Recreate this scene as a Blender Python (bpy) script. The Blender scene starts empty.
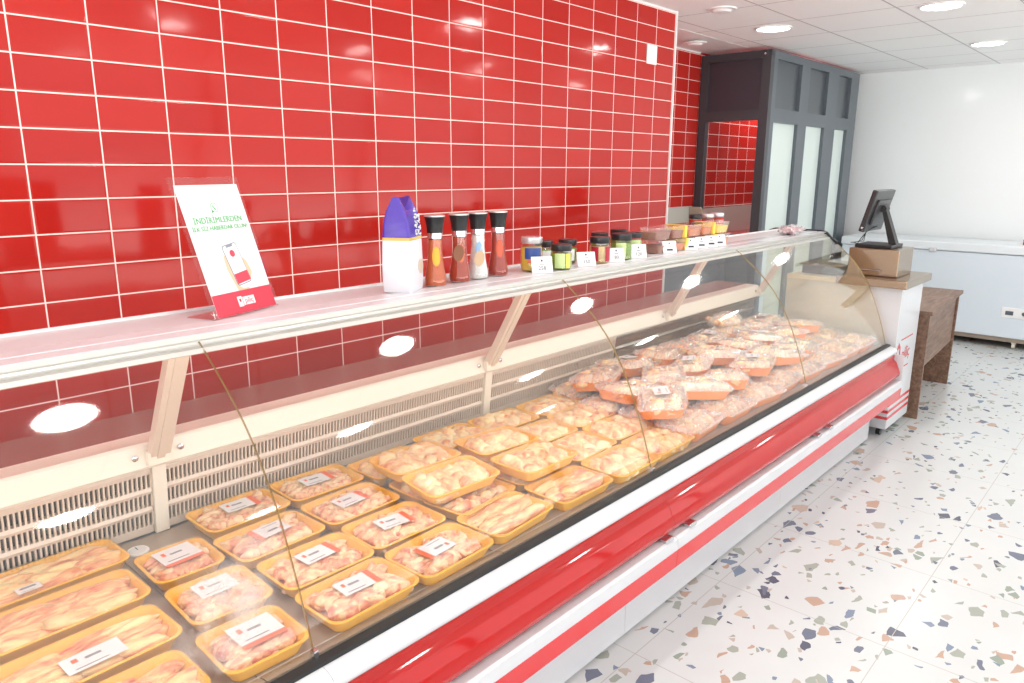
import bpy, bmesh, math, random
from mathutils import Vector, Matrix, noise, Euler
SC = bpy.context.scene
COL = SC.collection
PI = math.pi
random.seed(7)
H = 1.56                       # camera height

# ------------------------------------------------------------------ helpers
def srgb(r, g, b):
    f = lambda c: (c/255/12.92) if c/255 <= .04045 else ((c/255+.055)/1.055)**2.4
    return (f(r), f(g), f(b), 1)

class MB:
    """collects shapes into one mesh with material slots"""
    def __init__(s): s.v, s.f, s.m, s.sm = [], [], [], []
    def add(s, verts, faces, mi=0, smooth=False, mat=None):
        o = len(s.v)
        for p in verts:
            p = Vector(p)
            if mat is not None: p = mat @ p
            s.v.append(p)
        for f in faces:
            s.f.append([i+o for i in f]); s.m.append(mi); s.sm.append(smooth)
        return s
    def box(s, x0, x1, y0, y1, z0, z1, mi=0, mat=None, b=0):
        if b > 0: return s.bbox(x0, x1, y0, y1, z0, z1, b, mi, mat)
        v = [(x0,y0,z0),(x1,y0,z0),(x1,y1,z0),(x0,y1,z0),(x0,y0,z1),(x1,y0,z1),(x1,y1,z1),(x0,y1,z1)]
        f = [(0,3,2,1),(4,5,6,7),(0,1,5,4),(1,2,6,5),(2,3,7,6),(3,0,4,7)]
        return s.add(v, f, mi, False, mat)
    def bbox(s, x0, x1, y0, y1, z0, z1, b, mi=0, mat=None):
        bm = bmesh.new(); bmesh.ops.create_cube(bm, size=1)
        for v in bm.verts:
            v.co = Vector(((x0+x1)/2+v.co.x*(x1-x0), (y0+y1)/2+v.co.y*(y1-y0), (z0+z1)/2+v.co.z*(z1-z0)))
        bmesh.ops.bevel(bm, geom=bm.edges[:], offset=b, segments=2, affect='EDGES', profile=.6)
        s.bm(bm, mi, mat); return s
    def bm(s, bm, mi=0, mat=None, smooth=False):
        bm.verts.ensure_lookup_table(); bm.verts.index_update()
        s.add([v.co.copy() for v in bm.verts], [[v.index for v in f.verts] for f in bm.faces], mi, smooth, mat)
        bm.free(); return s
    def prism(s, prof, x0, x1, mi=0, smooth=False, mat=None):
        """profile of (y,z) points, extruded along x"""
        n = len(prof)
        v = [(x0,y,z) for y,z in prof]+[(x1,y,z) for y,z in prof]
        f = [(i,(i+1)%n,n+(i+1)%n,n+i) for i in range(n)]
        s.add(v, f, mi, smooth, mat)
        s.add([(x0,y,z) for y,z in prof], [list(range(n))[::-1]], mi, False, mat)
        s.add([(x1,y,z) for y,z in prof], [list(range(n))], mi, False, mat)
        return s
    def loft(s, rings, mi=0, smooth=True, cap=(True,True), mat=None, mis=None):
        n = len(rings[0]); v = [p for r in rings for p in r]
        for k in range(len(rings)-1):
            f = [(k*n+i, k*n+(i+1)%n, (k+1)*n+(i+1)%n, (k+1)*n+i) for i in range(n)]
            if k == 0: base = len(s.v); s.add(v, f, mis[k] if mis else mi, smooth, mat)
            else:
                for q in f: s.f.append([i+base for i in q]); s.m.append(mis[k] if mis else mi); s.sm.append(smooth)
        if cap[0]: s.f.append([base+i for i in range(n)][::-1]); s.m.append(mis[0] if mis else mi); s.sm.append(False)
        if cap[1]: s.f.append([base+(len(rings)-1)*n+i for i in range(n)]); s.m.append(mis[-1] if mis else mi); s.sm.append(False)
        return s
    def lathe(s, prof, n=24, mi=0, smooth=True, mat=None, cap=(True,True), mis=None):
        return s.loft([[(r*math.cos(2*PI*i/n), r*math.sin(2*PI*i/n), z) for i in range(n)] for r,z in prof], mi, smooth, cap, mat, mis)
    def tube(s, pts, r, n=8, mi=0, mat=None):
        pts = [Vector(p) for p in pts]; rings = []
        for i,p in enumerate(pts):
            d = (pts[min(i+1,len(pts)-1)]-pts[max(i-1,0)]).normalized()
            a = Vector((0,0,1)) if abs(d.z) < .9 else Vector((1,0,0))
            u = d.cross(a).normalized(); w = d.cross(u)
            rings.append([p+u*(r*math.cos(2*PI*k/n))+w*(r*math.sin(2*PI*k/n)) for k in range(n)])
        return s.loft(rings, mi, True, mat=mat)
    def build(s, name, mats, parent=None, angle=35):
        me = bpy.data.meshes.new(name)
        me.from_pydata([tuple(v) for v in s.v], [], s.f)
        if not isinstance(mats, (list,tuple)): mats = [mats]
        for m in mats: me.materials.append(m)
        me.polygons.foreach_set('material_index', s.m)
        me.polygons.foreach_set('use_smooth', s.sm)
        me.update(); me.validate()
        bm = bmesh.new(); bm.from_mesh(me); bmesh.ops.recalc_face_normals(bm, faces=bm.faces[:]); bm.to_mesh(me); bm.free()
        if any(s.sm): me.set_sharp_from_angle(angle=math.radians(angle))
        o = bpy.data.objects.new(name, me); COL.objects.link(o)
        if parent: o.parent = parent
        return o

def tag(o, label=None, cat=None, group=None, kind=None):
    if label: o['label'] = label
    if cat: o['category'] = cat
    if group: o['group'] = group
    if kind: o['kind'] = kind
    return o
def thing(name, label, cat, loc=(0,0,0), rot=(0,0,0), group=None):
    o = bpy.data.objects.new(name, None); COL.objects.link(o)
    o.empty_display_size = .05; o.location = loc; o.rotation_euler = rot
    return tag(o, label, cat, group)
def dup(root, loc, rot, label, group=None):
    r = root.copy(); COL.objects.link(r); r.location = loc; r.rotation_euler = rot
    r['label'] = label
    if group: r['group'] = group
    for ch in list(root.children):
        c = ch.copy(); COL.objects.link(c); c.parent = r
        for g in list(ch.children):
            d = g.copy(); COL.objects.link(d); d.parent = c
    return r
def rrect(L, W, r, z, n=5, cx=0, cy=0):
    pts = []
    for sx, sy, a0 in ((1,1,0),(-1,1,PI/2),(-1,-1,PI),(1,-1,1.5*PI)):
        for k in range(n+1):
            a = a0+k*PI/2/n
            pts.append((cx+sx*(L/2-r)+r*math.cos(a), cy+sy*(W/2-r)+r*math.sin(a), z))
    return pts
def text_mesh(txt, size, thick=0.0004, align='CENTER'):
    c = bpy.data.curves.new('t', 'FONT'); c.body = txt; c.size = size; c.extrude = thick
    c.align_x = align; c.align_y = 'CENTER'; c.resolution_u = 2
    o = bpy.data.objects.new('t', c); COL.objects.link(o)
    dg = bpy.context.evaluated_depsgraph_get()
    me = bpy.data.meshes.new_from_object(o.evaluated_get(dg))
    v = [x.co.copy() for x in me.vertices]; f = [list(p.vertices) for p in me.polygons]
    bpy.data.objects.remove(o); bpy.data.curves.remove(c); bpy.data.meshes.remove(me)
    return v, f

# ------------------------------------------------------------------ materials
class NT:
    def __init__(s, m):
        m.use_nodes = True; s.t = m.node_tree; s.t.nodes.clear(); s.out = s.t.nodes.new('ShaderNodeOutputMaterial')
    def n(s, typ, ins=None, **kw):
        nd = s.t.nodes.new(typ)
        for k, v in kw.items(): setattr(nd, k, v)
        for k, v in (ins or {}).items(): s.set(nd.inputs[k], v)
        return nd
    def set(s, sock, v):
        if isinstance(v, bpy.types.NodeSocket): s.t.links.new(v, sock)
        else: sock.default_value = v
    def math(s, op, a, b=None, c=None):
        nd = s.n('ShaderNodeMath', operation=op); s.set(nd.inputs[0], a)
        if b is not None: s.set(nd.inputs[1], b)
        if c is not None: s.set(nd.inputs[2], c)
        return nd.outputs[0]
    def mix(s, f, a, b, blend='MIX'):
        nd = s.n('ShaderNodeMix', data_type='RGBA', blend_type=blend)
        s.set(nd.inputs[0], f); s.set(nd.inputs[6], a); s.set(nd.inputs[7], b); return nd.outputs[2]
    def ramp(s, f, stops):
        nd = s.n('ShaderNodeValToRGB'); e = nd.color_ramp.elements
        while len(e) < len(stops): e.new(.5)
        for k, (p, c) in enumerate(stops): e[k].position = p; e[k].color = c
        s.set(nd.inputs[0], f); return nd.outputs[0]
    def noise(s, vec, scale, detail=3, rough=.5, dist=0):
        nd = s.n('ShaderNodeTexNoise', {'Scale':scale,'Detail':detail,'Roughness':rough,'Distortion':dist})
        if vec is not None: s.set(nd.inputs['Vector'], vec)
        return nd.outputs['Fac']
    def bump(s, h, strength=.3, dist=.01):
        return s.n('ShaderNodeBump', {'Height':h,'Strength':strength,'Distance':dist}).outputs[0]
    def fres(s, f0=.04, normal=None):
        g = s.n('ShaderNodeNewGeometry')
        d = s.n('ShaderNodeVectorMath', {0: normal or g.outputs['Normal'], 1: g.outputs['Incoming']}, operation='DOT_PRODUCT').outputs['Value']
        c = s.math('SUBTRACT', 1, s.math('MINIMUM', s.math('ABSOLUTE', d), 1))
        return s.math('MULTIPLY_ADD', s.math('POWER', c, 5), 1-f0, f0)
    def bsdf(s, **kw):
        nd = s.n('ShaderNodeBsdfPrincipled')
        for k, v in kw.items(): s.set(nd.inputs[k.replace('_',' ')], v)
        s.t.links.new(nd.outputs[0], s.out.inputs[0]); return nd

def mat(name, rgb, rough=.5, metal=0, var=.0, scale=20, bump=0, spec=.5, coat=0, stretch=None, sub=0):
    m = bpy.data.materials.new(name); t = NT(m)
    tc = t.n('ShaderNodeTexCoord').outputs['Object']
    if stretch: tc = t.n('ShaderNodeMapping', {'Vector':tc,'Scale':stretch}).outputs[0]
    nz = t.noise(tc, scale, 4)
    base = srgb(*rgb)
    c = t.mix(nz, tuple(x*(1-var) for x in base[:3])+(1,), tuple(min(1,x*(1+var)) for x in base[:3])+(1,)) if var else base
    kw = dict(Base_Color=c, Roughness=rough, Metallic=metal, Specular_IOR_Level=spec)
    if coat: kw['Coat_Weight'] = coat; kw['Coat_Roughness'] = .06
    if sub: kw['Subsurface_Weight'] = sub; kw['Subsurface_Radius'] = (.02,.008,.004); kw['Subsurface_Scale'] = .5
    if bump: kw['Normal'] = t.bump(nz, bump, .004)
    t.bsdf(**kw); return m

def tile_mat(name, w, h, s0, z0, ga=.0042, gb=.0042):
    m = bpy.data.materials.new(name); t = NT(m)
    p = t.n('ShaderNodeSeparateXYZ', {0: t.n('ShaderNodeNewGeometry').outputs['Position']})
    u = t.math('DIVIDE', t.math('SUBTRACT', p.outputs[0], s0), w)
    v = t.math('DIVIDE', t.math('SUBTRACT', p.outputs[2], z0), h)
    # distance to the nearest joint, in metres
    def edge(x, sz):
        f = t.math('FRACT', x); return t.math('MULTIPLY', t.math('MINIMUM', f, t.math('SUBTRACT', 1, f)), sz)
    eu, ev = edge(u, w), edge(v, h)
    e = t.math('MINIMUM', eu, ev)
    body = t.math('SMOOTHSTEP', e, ga*.42, ga*.58) if False else t.n('ShaderNodeMapRange', {'Value':e,'From Min':ga*.40,'From Max':ga*.60}, clamp=True).outputs[0]
    idv = t.n('ShaderNodeCombineXYZ', {0: t.math('FLOOR', u), 1: t.math('FLOOR', v), 2: 3.3}).outputs[0]
    wn = t.n('ShaderNodeTexWhiteNoise', {'Vector': idv}, noise_dimensions='3D')
    red = t.mix(wn.outputs['Value'], srgb(174,34,28), srgb(186,44,37))
    col = t.mix(body, srgb(250,226,218), red)
    rough = t.math('MULTIPLY_ADD', body, -.46, .55)
    # pillowed edges plus a slight individual tilt and a waviness of the glaze
    pill = t.n('ShaderNodeMapRange', {'Value':e,'From Min':ga*.5,'From Max':ga*.5+.006}, interpolation_type='SMOOTHSTEP').outputs[0]
    pos = t.n('ShaderNodeNewGeometry').outputs['Position']
    wav = t.noise(pos, 7, 2)
    hgt = t.math('ADD', t.math('MULTIPLY', pill, .5), t.math('MULTIPLY', wav, .9))
    bmp = t.bump(hgt, .35, .0022)
    off = t.n('ShaderNodeVectorMath', {0: wn.outputs['Color'], 1: (.5,.5,.5)}, operation='SUBTRACT').outputs[0]
    off = t.n('ShaderNodeVectorMath', {0: off, 'Scale': .022}, operation='SCALE').outputs[0]
    nrm = t.n('ShaderNodeVectorMath', {0: bmp, 1: off}, operation='ADD').outputs[0]
    nrm = t.n('ShaderNodeVectorMath', {0: nrm}, operation='NORMALIZE').outputs[0]
    t.bsdf(Base_Color=col, Roughness=rough, Normal=nrm, Specular_IOR_Level=.30)
    return m

def floor_mat():
    m = bpy.data.materials.new('terrazzo_tile'); t = NT(m)
    pos = t.n('ShaderNodeNewGeometry').outputs['Position']
    p = t.n('ShaderNodeSeparateXYZ', {0: pos})
    def edge(x, s0):
        f = t.math('FRACT', t.math('DIVIDE', t.math('SUBTRACT', x, s0), .6)); return t.math('MULTIPLY', t.math('MINIMUM', f, t.math('SUBTRACT', 1, f)), .6)
    e = t.math('MINIMUM', edge(p.outputs[0], 2.479), edge(p.outputs[1], .538))
    grout = t.math('LESS_THAN', e, .0013)
    cloud = t.noise(pos, 3, 4)
    col = t.mix(cloud, srgb(200,204,204), srgb(212,215,215))
    wv = t.n('ShaderNodeTexNoise', {'Vector':pos,'Scale':22,'Detail':1}).outputs['Color']
    wv = t.n('ShaderNodeVectorMath', {0: wv, 'Scale': .022}, operation='SCALE').outputs[0]
    wp = t.n('ShaderNodeVectorMath', {0: pos, 1: wv}, operation='ADD').outputs[0]
    for scale, rate, gap, rot, seed in ((12.5,.085,.14,.4,0),(21,.085,.13,1.7,5),(40,.045,.13,.9,9)):
        mp = t.n('ShaderNodeMapping', {'Vector':wp,'Rotation':(0,0,rot),'Scale':(1,1.45,1),'Location':(seed,seed*.7,0)}).outputs[0]
        mp = t.n('ShaderNodeVectorMath', {0: mp, 1: (1,1,0)}, operation='MULTIPLY').outputs[0]
        a = t.n('ShaderNodeTexVoronoi', {'Vector':mp,'Scale':scale,'Randomness':1}, feature='F1', voronoi_dimensions='2D')
        b = t.n('ShaderNodeTexVoronoi', {'Vector':mp,'Scale':scale,'Randomness':1}, feature='DISTANCE_TO_EDGE', voronoi_dimensions='2D')
        rc = t.n('ShaderNodeSeparateColor', {0: a.outputs['Color']})
        chip = t.math('MULTIPLY', t.math('GREATER_THAN', b.outputs['Distance'], gap), t.math('LESS_THAN', rc.outputs[0], rate))
        cc = t.n('ShaderNodeValToRGB'); cr = cc.color_ramp; cr.interpolation = 'CONSTANT'
        stops = [(0,(184,156,138)),(.2,(158,164,154)),(.4,(110,116,134)),(.52,(182,172,162)),(.64,(124,138,158)),(.76,(90,94,110)),(.84,(144,156,144)),(.93,(196,176,160))]
        while len(cr.elements) < len(stops): cr.elements.new(.5)
        for k,(q,c3) in enumerate(stops): cr.elements[k].position = q; cr.elements[k].color = srgb(*c3)
        t.set(cc.inputs[0], rc.outputs[1])
        col = t.mix(chip, col, cc.outputs[0])
    col = t.mix(grout, col, srgb(176,172,164))
    t.bsdf(Base_Color=col, Roughness=.26, Specular_IOR_Level=.45)
    return m

def ceiling_mat():
    m = bpy.data.materials.new('ceiling_panels'); t = NT(m)
    pos = t.n('ShaderNodeNewGeometry').outputs['Position']; p = t.n('ShaderNodeSeparateXYZ', {0: pos})
    def edge(x, s0):
        f = t.math('FRACT', t.math('DIVIDE', t.math('SUBTRACT', x, s0), .6)); return t.math('MULTIPLY', t.math('MINIMUM', f, t.math('SUBTRACT', 1, f)), .6)
    e = t.math('MINIMUM', edge(p.outputs[0], 5.15), edge(p.outputs[1], 2.12))
    g = t.n('ShaderNodeMapRange', {'Value':e,'From Min':.004,'From Max':.007}).outputs[0]
    sp = t.noise(pos, 220, 2)
    c = t.mix(sp, srgb(244,244,244), srgb(252,252,252))
    t.bsdf(Base_Color=t.mix(g, srgb(190,186,188), c), Roughness=.8, Normal=t.bump(sp, .15, .002))
    return m

def thin_glass(name, tint=(1,1,1), gloss=1.0, rough=.0, haze=None):
    """clear pane: Fresnel mirror over straight transmission; haze = (centre, radius, colour) of condensation"""
    m = bpy.data.materials.new(name); t = NT(m)
    fr = t.fres(.035)
    tr = t.n('ShaderNodeBsdfTransparent', {'Color': tint+(1,)}).outputs[0]
    gl = t.n('ShaderNodeBsdfGlossy', {'Color':(1,1,1,1),'Roughness':max(rough,.045)}).outputs[0]
    mx = t.n('ShaderNodeMixShader', {0: t.math('MINIMUM', t.math('MULTIPLY', fr, gloss), .95), 1: tr, 2: gl}).outputs[0]
    if haze:
        pos = t.n('ShaderNodeNewGeometry').outputs['Position']
        tot = None
        for c, r, s in haze:
            d = t.n('ShaderNodeVectorMath', {0: pos, 1: c}, operation='DISTANCE').outputs['Value']
            k = t.n('ShaderNodeMapRange', {'Value': d, 'From Min': r, 'From Max': r*.25, 'To Min':0, 'To Max': s}, interpolation_type='SMOOTHSTEP').outputs[0]
            tot = k if tot is None else t.math('MAXIMUM', tot, k)
        nz = t.noise(pos, 14, 4)
        drops = t.n('ShaderNodeTexVoronoi', {'Vector':pos,'Scale':260}, feature='F1').outputs['Distance']
        dm = t.n('ShaderNodeMapRange', {'Value': drops, 'From Min':.25, 'From Max':.45, 'To Min':.25, 'To Max':1}).outputs[0]
        tot = t.math('MULTIPLY', t.math('MULTIPLY', tot, t.n('ShaderNodeMapRange', {'Value': nz,'From Min':.3,'From Max':.6}).outputs[0]), dm)
        df = t.n('ShaderNodeBsdfDiffuse', {'Color':(.95,.95,.94,1)}).outputs[0]
        tl = t.n('ShaderNodeBsdfTranslucent', {'Color':(.95,.95,.94,1)}).outputs[0]
        fog = t.n('ShaderNodeMixShader', {0:.5, 1:df, 2:tl}).outputs[0]
        mx = t.n('ShaderNodeMixShader', {0: tot, 1: mx, 2: fog}).outputs[0]
    t.t.links.new(mx, t.out.inputs[0]); return m

def film_mat(name, white=.05, gloss=2.0, rough=.12, bumps=.5):
    m = bpy.data.materials.new(name); t = NT(m)
    tc = t.n('ShaderNodeTexCoord').outputs['Object']
    tc = t.n('ShaderNodeMapping', {'Vector':tc,'Scale':(1,2.2,1)}).outputs[0]
    rnd = t.n('ShaderNodeObjectInfo').outputs['Random']
    tc = t.n('ShaderNodeVectorMath', {0: tc, 1: t.n('ShaderNodeCombineXYZ', {0:t.math('MULTIPLY',rnd,9)}).outputs[0]}, operation='ADD').outputs[0]
    nz = t.noise(tc, 26, 3, .6, 1.2)
    b = t.bump(nz, bumps, .006)
    fr = t.fres(.04, b)
    tr = t.n('ShaderNodeBsdfTransparent', {'Color':(1,1,1,1)}).outputs[0]
    gl = t.n('ShaderNodeBsdfGlossy', {'Color':(1,1,1,1),'Roughness':rough,'Normal':b}).outputs[0]
    df = t.n('ShaderNodeBsdfDiffuse', {'Color':(.97,.95,.93,1)}).outputs[0]
    a = t.n('ShaderNodeMixShader', {0: t.math('MULTIPLY', white, t.math('MULTIPLY', nz, 2)), 1: tr, 2: df}).outputs[0]
    f = t.math('MINIMUM', t.math('MULTIPLY', fr, gloss), .8)
    o = t.n('ShaderNodeMixShader', {0: f, 1: a, 2: gl}).outputs[0]
    t.t.links.new(o, t.out.inputs[0]); return m

def meat_mat(name, cols, scale=14, stretch=(1,1,1), rough=.32):
    m = bpy.data.materials.new(name); t = NT(m)
    oi = t.n('ShaderNodeObjectInfo'); tc = t.n('ShaderNodeTexCoord').outputs['Object']
    tc = t.n('ShaderNodeVectorMath', {0: tc, 1: t.n('ShaderNodeCombineXYZ', {0: t.math('MULTIPLY', oi.outputs['Random'], 5)}).outputs[0]}, operation='ADD').outputs[0]
    tc = t.n('ShaderNodeMapping', {'Vector':tc,'Scale':stretch}).outputs[0]
    n1 = t.noise(tc, scale, 4, .6, .8); n2 = t.noise(tc, scale*5, 3, .6)
    f = t.math('ADD', t.math('MULTIPLY', n1, .8), t.math('MULTIPLY', n2, .2))
    c = t.ramp(f, [(.35, srgb(*cols[0])), (.45, srgb(*cols[1])), (.53, srgb(*cols[2])), (.63, srgb(*cols[3]))])
    t.bsdf(Base_Color=c, Roughness=rough, Normal=t.bump(n2, .25, .003), Subsurface_Weight=.15, Subsurface_Radius=(.02,.01,.006), Subsurface_Scale=.4, Specular_IOR_Level=.5)
    return m

def wood_mat():
    m = bpy.data.materials.new('dark_walnut'); t = NT(m)
    tc = t.n('ShaderNodeTexCoord').outputs['Object']
    tc = t.n('ShaderNodeMapping', {'Vector':tc,'Scale':(2,14,14)}).outputs[0]
    n1 = t.noise(tc, 3, 6, .6, .6)
    t.bsdf(Base_Color=t.ramp(n1, [(.3,srgb(92,66,52)),(.5,srgb(122,92,74)),(.7,srgb(150,118,96))]), Roughness=.45, Normal=t.bump(n1,.1,.002))
    return m

def emit(name, col, s):
    m = bpy.data.materials.new(name); t = NT(m)
    e = t.n('ShaderNodeEmission', {'Color':srgb(*col),'Strength':s}); t.t.links.new(e.outputs[0], t.out.inputs[0]); return m

TW, TH_ = .2157, .1041
M_tile = tile_mat('red_tile_main', TW, TH_, .715, 1.566)
M_tile2 = tile_mat('red_tile_alcove', .2, .1061, 5.83, 1.333)
M_floor = floor_mat(); M_ceil = ceiling_mat()
M_white = mat('white_paint', (244,244,244), .35)
M_wall = mat('white_gloss_panel', (243,247,248), .12, var=.01, scale=1.5)
M_whitemetal = mat('white_enamel', (211,212,215), .25, coat=.1)
M_grey_white = mat('shelf_lacquer', (206,204,206), .34)
M_alu = mat('anodised_aluminium', (214,212,206), .3, .6)
M_redpanel = mat('red_gloss_panel', (182,20,16), .06)
M_redstrip = mat('red_vinyl_stripe', (216,38,46), .15, coat=.3)
M_tillsteel = mat('till_steel', (160,142,122), .22, .9, var=.06, scale=30, stretch=(1,30,30))
M_splash = mat('splash_steel', (196,196,188), .3, .25)
M_black = mat('black_rubber', (24,24,26), .45)
M_cream = mat('cream_enamel', (236,228,212), .3)
M_beige = mat('beige_enamel', (222,206,190), .35)
M_steel = mat('brushed_steel', (178,170,160), .26, .85, var=.06, scale=30, stretch=(1,30,30))
M_steel_dk = mat('dull_steel', (168,152,136), .36, .15, var=.08, scale=10)
M_chrome = mat('chrome', (215,215,220), .12, 1)
M_dark = mat('slot_dark', (34,28,26), .6)
M_anth = mat('anthracite_frame', (92,100,107), .35, var=.03)
M_anthf = mat('anthracite_front_frame', (64,65,70), .35, var=.03)
M_anth2 = mat('anthracite_panel', (78,84,90), .28, var=.04, scale=3)
M_frost = mat('frosted_pane', (214,226,222), .2)
M_glass = thin_glass('case_glass', (1,1,1), 1.0)
M_glassfog = thin_glass('case_glass_condensation', (1,1,1), 1.0, haze=[((.60,1.26,.752),.10,.42),((.545,1.24,.72),.10,.36),((.665,1.28,.80),.07,.25)])
M_glassedge = mat('glass_edge', (170,150,104), .2, .2)
M_boothglass = thin_glass('booth_glass', (.95,.97,.97), .8)
M_acryl = thin_glass('acrylic', (.97,.97,.98), 1.2)
M_jarglass = thin_glass('jar_glass', (.96,.98,.97), 1.6, .02)
M_tray = mat('orange_foam', (253,190,66), .42, sub=.1)
M_tray2 = mat('deep_orange_foam', (244,150,76), .42, sub=.1)
M_film = film_mat('cling_film', .012, 1.1, .10, .6)
M_bagfilm = film_mat('loose_bag_film', .27, 1.8, .12, .9)
M_paper = mat('white_label_paper', (226,226,226), .5)
M_labelred = mat('label_orange_red', (232,112,76), .45)
M_ink = mat('printed_ink', (50,48,66), .6)
M_wing = meat_mat('chicken_wing_flesh', ((196,84,66),(230,158,122),(244,206,160),(250,226,186)), 16)
M_fillet = meat_mat('chicken_fillet_flesh', ((206,104,78),(236,166,118),(250,210,150),(252,228,172)), 9, (1,4,4))
M_thigh = meat_mat('chicken_skin', ((210,108,78),(240,186,134),(250,218,164),(252,232,190)), 12)
M_marin = meat_mat('marinated_chicken', ((190,70,30),(232,132,60),(246,176,92),(250,206,130)), 12)
M_yellow = meat_mat('corn_yellow_chicken', ((226,120,40),(246,178,60),(252,206,90),(252,226,150)), 10)
M_wood = wood_mat()
M_freezer = mat('freezer_enamel', (222,232,240), .3)
M_freezer_lid = mat('freezer_lid', (232,238,242), .28)

# ------------------------------------------------------------------ setting
CZ = 2.52; WY = 2.58; RY = 3.28; XE = .715+17*TW; BX = 8.4; XL = -2.2; YF = -3.2
def struct(name, mb, m):
    o = mb.build(name, m); o['kind'] = 'structure'; return o
struct('floor', MB().box(XL, BX+.1, YF, RY+.1, -.06, 0), M_floor)
struct('ceiling', MB().box(XL, BX+.1, YF, RY+.1, CZ, CZ+.06), M_ceil)
struct('wall_left', MB().box(XL, XE, WY, RY-.002, 0, CZ-.001), M_tile)
struct('wall_recess', MB().box(XL, BX, RY, RY+.1, 0, CZ-.001), M_tile2)
struct('wall_back', MB().box(BX, BX+.1, YF, RY+.1, 0, CZ), M_wall)
struct('trim_1', MB().box(XE-.001, XE+.010, WY-.010, WY+.02, 0, CZ-.002).box(XL, XE, WY-.006, WY+.001, CZ-.014, CZ-.002), M_white)
struct('trim_2', MB().box(XE, 6.0, RY-.006, RY+.001, CZ-.014, CZ-.002), M_white)
# shop front behind the camera: low wall added to hold low light off the bumper, header and glazing bars, daylight comes through it
struct('wall_front', MB().box(XL, BX, YF-.12, YF, 0, .35), M_white)
for k in range(6):
    x0 = XL + k*(BX-XL)/5
    struct('window_%d' % (k+1), MB().box(x0-.04, x0+.04, YF-.1, YF-.02, .35, CZ), M_anth)

# plain plaster strip with edge by the alcove
struct('trim_3', MB().box(4.2, 6.0, 2.86, RY-.001, CZ-.003, CZ-.001), M_white)

# ------------------------------------------------------------------ display case
X0, X1 = -.7, 4.55
case = thing('display_case', 'long white and red refrigerated meat display counter with curved glass front', 'display counter', (0,0,0))
JX = [-.53, .76, 2.05, 3.42, 4.55]
def seg(k): return (X0 if k == 0 else JX[k]+.0015, X1 if k == 3 else JX[k+1]-.0015)
SEG = [(X0, .725), (.725, 2.02), (2.02, 3.36), (3.36, X1)]
# plinth panels
for a, b in ((X0,.62),(.62,1.93),(1.93,3.22),(3.22,4.5)):
    o = MB().box(a+.001, b-.001, 1.215, 1.24, .012, .29).build('kick_panel', M_whitemetal, case)
MB().box(X0+.02, 4.48, 1.26, 2.2, 0, .3).build('base', M_black, case)
MB().prism([(1.235,.29),(1.235,.56),(2.27,.56),(2.27,.012),(2.235,.012),(2.235,.29)], X0, X1).build('tub', M_whitemetal, case)
for a, b in SEG:
    # lower white ledge with red stripe
    lo = MB().prism([(1.235,.384),(1.092,.384),(1.083,.379),(1.080,.345),(1.080,.343),(1.235,.343)], a+.001, b-.001)
    lo.build('lower_bumper', M_whitemetal, case)
    MB().prism([(1.081,.343),(1.083,.279),(1.235,.279),(1.235,.343)], a+.001, b-.001).build('stripe_panel', M_redstrip, case)
    # red curved body panel
    pr = [(1.235,.528),(1.142,.528),(1.136,.522),(1.135,.510),(1.139,.506),(1.137,.497),(1.124,.487),(1.120,.482),(1.100,.432),(1.098,.422),(1.101,.408),(1.110,.396),(1.124,.388),(1.235,.386)]
    MB().prism(pr, a+.001, b-.001, smooth=True).build('red_panel', M_redpanel, case, angle=22)
    # white upper bumper
    pb = [(1.235,.573),(1.166,.573),(1.150,.571),(1.136,.565),(1.127,.556),(1.125,.545),(1.130,.536),(1.132,.5345),(1.136,.534),(1.140,.5285),(1.235,.5285)]
    MB().prism(pb, a+.0005, b-.0005, smooth=True).build('upper_bumper', M_whitemetal, case, angle=40)
MB().prism([(1.1655,.5735),(1.168,.581),(1.190,.583),(1.196,.5735)], X0, X1+.005).build('black_gasket', M_black, case)
MB().prism(pb, X1, X1+.005).build('bumper_end_cap', M_black, case)
MB().box(X1, X1+.004, 1.085, 1.24, .28, .53).build('panel_end_cap', M_whitemetal, case)
# latches where body panels meet
for jx in (.76, 2.05, 3.36):
    for dx in (-.075, .075):
        MB().bbox(jx+dx-.022, jx+dx+.022, 1.084, 1.112, .384, .398, .003).build('latch', M_chrome, case)
# deck plates
DZ = .572
dk = [X0+.05, .62, 1.3, 1.95, 2.6, 3.25, 3.9, X1-.02]
for a, b in zip(dk[:-1], dk[1:]):
    MB().prism([(1.235,.562),(1.197,.574),(1.198,.582),(1.212,.580),(1.235,DZ),(1.99,DZ),(1.99,.56)], a+.0015, b-.0015).build('deck_plate', M_steel_dk, case)
# rear air grille: three rows of upright slots between folded ribs
def grille(a, b, slots=True):
    g = MB()
    ys = lambda z: 2.0-(z-.575)*.12
    rows = [(.598,.636),(.655,.693),(.712,.752)]
    g.prism([(ys(.575)+.022,.575),(ys(.575),.575),(ys(.598)-.0,.598),(ys(.598)+.022,.598)], a, b)
    for (z0,z1),(zn) in zip(rows, (.655,.712,.778)):
        g.prism([(ys(z1)+.02,z1),(ys(z1),z1),(ys(z1)-.006,(z1+zn)/2),(ys(zn),zn),(ys(zn)+.02,zn)], a, b)
        if slots:
            n = int((b-a)/.0118)
            for i in range(n+1):
                x = a+i*(b-a)/n
                g.prism([(ys(z0)+.012,z0),(ys(z0),z0),(ys(z1),z1),(ys(z1)+.012,z1)], x-.0022, x+.0022)
        else:
            g.prism([(ys(z0)+.012,z0),(ys(z0)+.003,z0),(ys(z1)+.003,z1),(ys(z1)+.012,z1)], a, b)
    return g
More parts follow.
